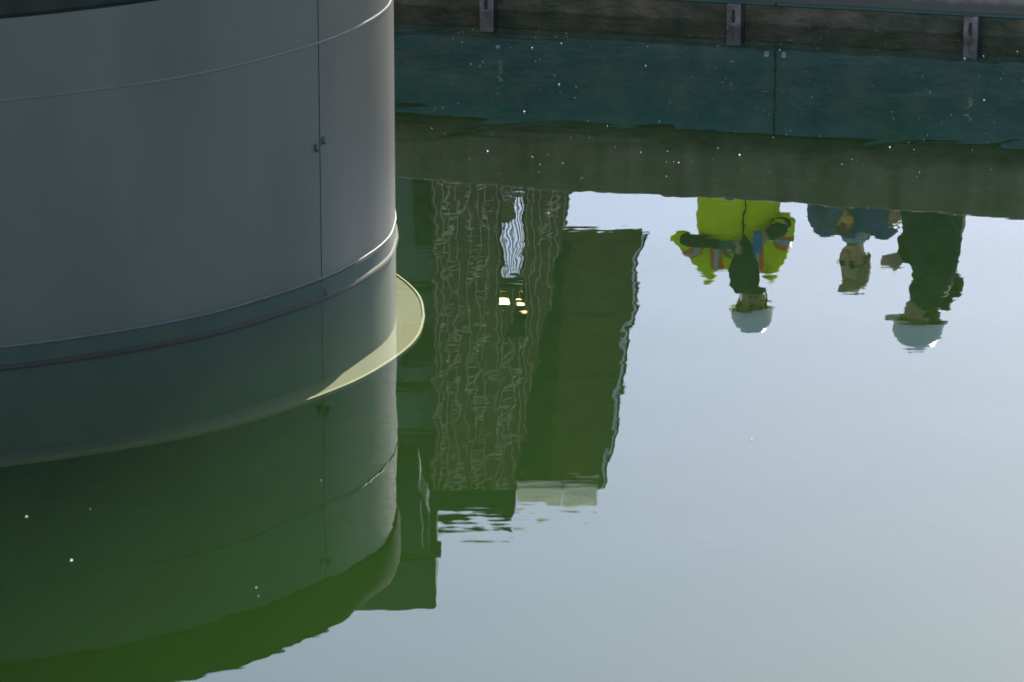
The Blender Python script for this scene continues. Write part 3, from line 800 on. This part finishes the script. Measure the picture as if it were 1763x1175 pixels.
# ---- person in blue denim, fair hair, no helmet
def build_denim(p):
    hm = Matrix.Translation((0.0, -0.02, 1.66)) @ Matrix.Scale(1.1, 4) @ Matrix.Rotation(R(-22), 4, 'Z') @ Matrix.Rotation(R(4), 4, 'X')
    ra = [(-0.19, 0.0, 1.43), (-0.25, 0.01, 1.28), (-0.275, -0.01, 1.13), (-0.19, -0.16, 1.16), (-0.11, -0.21, 1.22)]
    la = [(0.19, 0.0, 1.43), (0.25, 0.01, 1.28), (0.27, -0.02, 1.13), (0.25, -0.17, 1.16), (0.24, -0.25, 1.19)]
    hands = [dict(wrist=(-0.105, -0.215, 1.225), d=(0.6, -0.2, 0.45), side=(-0.3, 0, 1), curl=0.7),
             dict(wrist=(0.238, -0.255, 1.195), d=(0.25, -0.4, 0.25), side=(-0.4, 0, 1), curl=0.8)]
    body_core(p, hm, hands, [ra, la], 0.95)
    b = bmesh.new(); legs(b, 1.08); torso(b, [((0, 0, 0.84), 0.165, 0.12), ((0, 0, 0.99), 0.17, 0.12)])
    o = obj('trousers', b, M['trousers'], p, True); remesh(o, 0.014, 3)
    boots(p)
    rows = [((0, 0, 0.86), 0.20, 0.14), ((0, 0, 1.0), 0.195, 0.14), ((0, 0, 1.14), 0.19, 0.135), ((0, 0, 1.30), 0.20, 0.14), ((0, 0, 1.41), 0.19, 0.125), ((0, 0.01, 1.485), 0.10, 0.09)]
    garment('denim_jacket', p, M['denim'], [ra, la], rows, [0.076, 0.068, 0.064, 0.056, 0.05])
    # collar, shirt inset, bag on the chest
    b = bmesh.new(); torso(b, [((0.0, 0.0, 1.46), 0.098, 0.09), ((0.0, -0.004, 1.53), 0.080, 0.078)])
    o = obj('collar', b, M['checked'], p, True); remesh(o, 0.010, 3)
    b = bmesh.new(); prism(b, [(0.02, 1.38), (0.11, 1.40), (0.10, 1.48), (0.0, 1.49)], -0.142, -0.09); o = obj('shirt', b, M['checked'], p, True); remesh(o, 0.008, 3)
    b = bmesh.new(); prism(b, [(-0.14, 1.24), (-0.04, 1.20), (0.0, 1.28), (-0.03, 1.40), (-0.12, 1.41)], -0.20, -0.13); o = obj('chest_bag', b, M['maroon'], p, True); remesh(o, 0.010, 5)
    b = bmesh.new(); limb(b, [(-0.14, -0.125, 1.44), (-0.09, -0.16, 1.38), (-0.07, -0.206, 1.30)], [0.012] * 3, 8); obj('bag_strap', b, M['maroon'], p, True)
    # glasses and hair
    b = bmesh.new()
    for s in (-1, 1):
        bmesh.ops.create_circle(b, radius=0.02, segments=14, cap_ends=True, matrix=hm @ Matrix.Translation((s * 0.031, -0.099, -0.002)) @ Matrix.Rotation(R(90), 4, 'X'))
        limb(b, [hm @ Vector(q_) for q_ in ((s * 0.05, -0.098, 0.004), (s * 0.082, -0.07, 0.004), (s * 0.086, 0.01, 0.0))], [0.0028] * 3, 6)
    obj('glasses', b, M['black'], p)
    b = bmesh.new()
    ball(b, (0, 0.028, 0.045), 1, (0.090, 0.102, 0.092), 20, 14, hm)
    ball(b, (0.02, -0.045, 0.098), 1, (0.066, 0.045, 0.030), 16, 10, hm)
    ball(b, (-0.03, 0.0, 0.118), 1, (0.055, 0.07, 0.028), 16, 10, hm)
    for s in (-1, 1): ball(b, (s * 0.076, 0.03, 0.005), 1, (0.02, 0.05, 0.06), 12, 8, hm)
    for k in range(26):
        a = random.uniform(0, 6.28); r_ = random.uniform(0.02, 0.085)
        c = Vector((r_ * math.cos(a), 0.02 + r_ * 1.1 * math.sin(a), 0.06 + 0.075 * math.sqrt(max(0, 1 - (r_ / 0.095) ** 2))))
        limb(b, [hm @ c, hm @ (c + Vector((random.uniform(-0.015, 0.015), -0.02, 0.012)))], [0.012, 0.005], 6)
    o = obj('hair', b, M['blonde'], p, True); remesh(o, 0.006, 1)
person(2.20, 28.6, R(-4), 'person in a blue denim jacket and glasses with fair hair and no helmet', 1.76, build_denim)

# ---- person in a dark coat, in profile, white helmet
def build_coat(p):
    hm = Matrix.Translation((0.0, -0.055, 1.655)) @ Matrix.Scale(1.1, 4) @ Matrix.Rotation(R(6), 4, 'X')
    ra = [(-0.17, 0.02, 1.38), (-0.215, 0.03, 1.24), (-0.24, 0.0, 1.12), (-0.13, -0.10, 1.20), (-0.05, -0.14, 1.31)]
    la = [(0.17, 0.02, 1.38), (0.22, 0.05, 1.24), (0.27, 0.05, 1.10), (0.25, -0.03, 0.93), (0.24, -0.06, 0.86)]
    hands = [dict(wrist=(-0.048, -0.145, 1.315), d=(0.15, -0.9, 0.15), side=(0, 0, 1), curl=0.45),
             dict(wrist=(0.24, -0.062, 0.85), d=(0, -0.1, -1), side=(0, -1, 0), curl=0.45)]
    body_core(p, hm, hands, [ra, la], 0.8)
    b = bmesh.new(); legs(b, 1.1); torso(b, [((0, 0, 0.84), 0.165, 0.12), ((0, 0, 0.99), 0.17, 0.12)])
    o = obj('trousers', b, M['black_cloth'], p, True); remesh(o, 0.014, 3)
    boots(p)
    rows = [((0, 0.02, 0.70), 0.25, 0.24), ((0, 0.02, 0.92), 0.23, 0.22), ((0, 0.02, 1.12), 0.20, 0.18), ((0, 0.02, 1.28), 0.19, 0.155), ((0, 0.02, 1.38), 0.165, 0.125), ((0, 0.01, 1.46), 0.10, 0.10)]
    garment('coat', p, M['green_coat'], [ra, la], rows, [0.080, 0.074, 0.070, 0.060, 0.052])
    b = bmesh.new(); torso(b, [((0, 0.0, 1.45), 0.115, 0.11), ((0, 0.0, 1.52), 0.10, 0.10), ((0, 0.0, 1.56), 0.094, 0.094)])
    o = obj('collar', b, M['green_coat'], p, True); remesh(o, 0.012, 3)
    b = bmesh.new(); ball(b, (0, 0.14, 1.475), 1, (0.12, 0.085, 0.055)); ball(b, (0, 0.10, 1.52), 1, (0.10, 0.06, 0.06))
    o = obj('hood', b, M['green_coat'], p, True); remesh(o, 0.012, 4)
    b = bmesh.new(); ball(b, (0, 0.045, -0.01), 1, (0.080, 0.075, 0.085), 18, 12, hm); obj('hair', b, M['dark_hair'], p, True)
    helmet(p, hm, ID, 'helmet')
person(2.60, 27.75, R(-76), 'person in a long dark green coat and white helmet, seen in profile', 1.84, build_coat)

# ================================================================== SMALL THINGS
# pale flakes drifting on the water
bm = bmesh.new()
def flake(x, y, r):
    n = random.choice((5, 6, 7)); a0 = random.uniform(0, 6)
    v = [bm.verts.new((x + r * random.uniform(0.6, 1.1) * math.cos(a0 + 6.283 * k / n), y + 1.4 * r * random.uniform(0.6, 1.1) * math.sin(a0 + 6.283 * k / n), 0.0025 + random.uniform(0, 0.002))) for k in range(n)]
    t = bm.verts.new((x, y, 0.004 + r * 0.9))
    for k in range(n): bm.faces.new((v[k], v[(k + 1) % n], t))
for k in range(170):
    y = random.uniform(22.3, 25.4); x = random.uniform(-0.45, 3.0)
    flake(x, y, random.choice((0.0015, 0.002, 0.0025, 0.003)))
for k in range(14):
    flake(random.uniform(-0.5, 3.0), random.uniform(22.4, 25.3), random.uniform(0.0045, 0.0075))
for k in range(16):
    y = random.uniform(15.8, 22.5); x = random.uniform(-2.4, 2.6)
    if (y < 18.9) or x > -0.3: flake(x, y, random.choice((0.002, 0.003, 0.004, 0.006)))
tag(obj('floating_flakes', bm, M['speck']), kind='stuff')
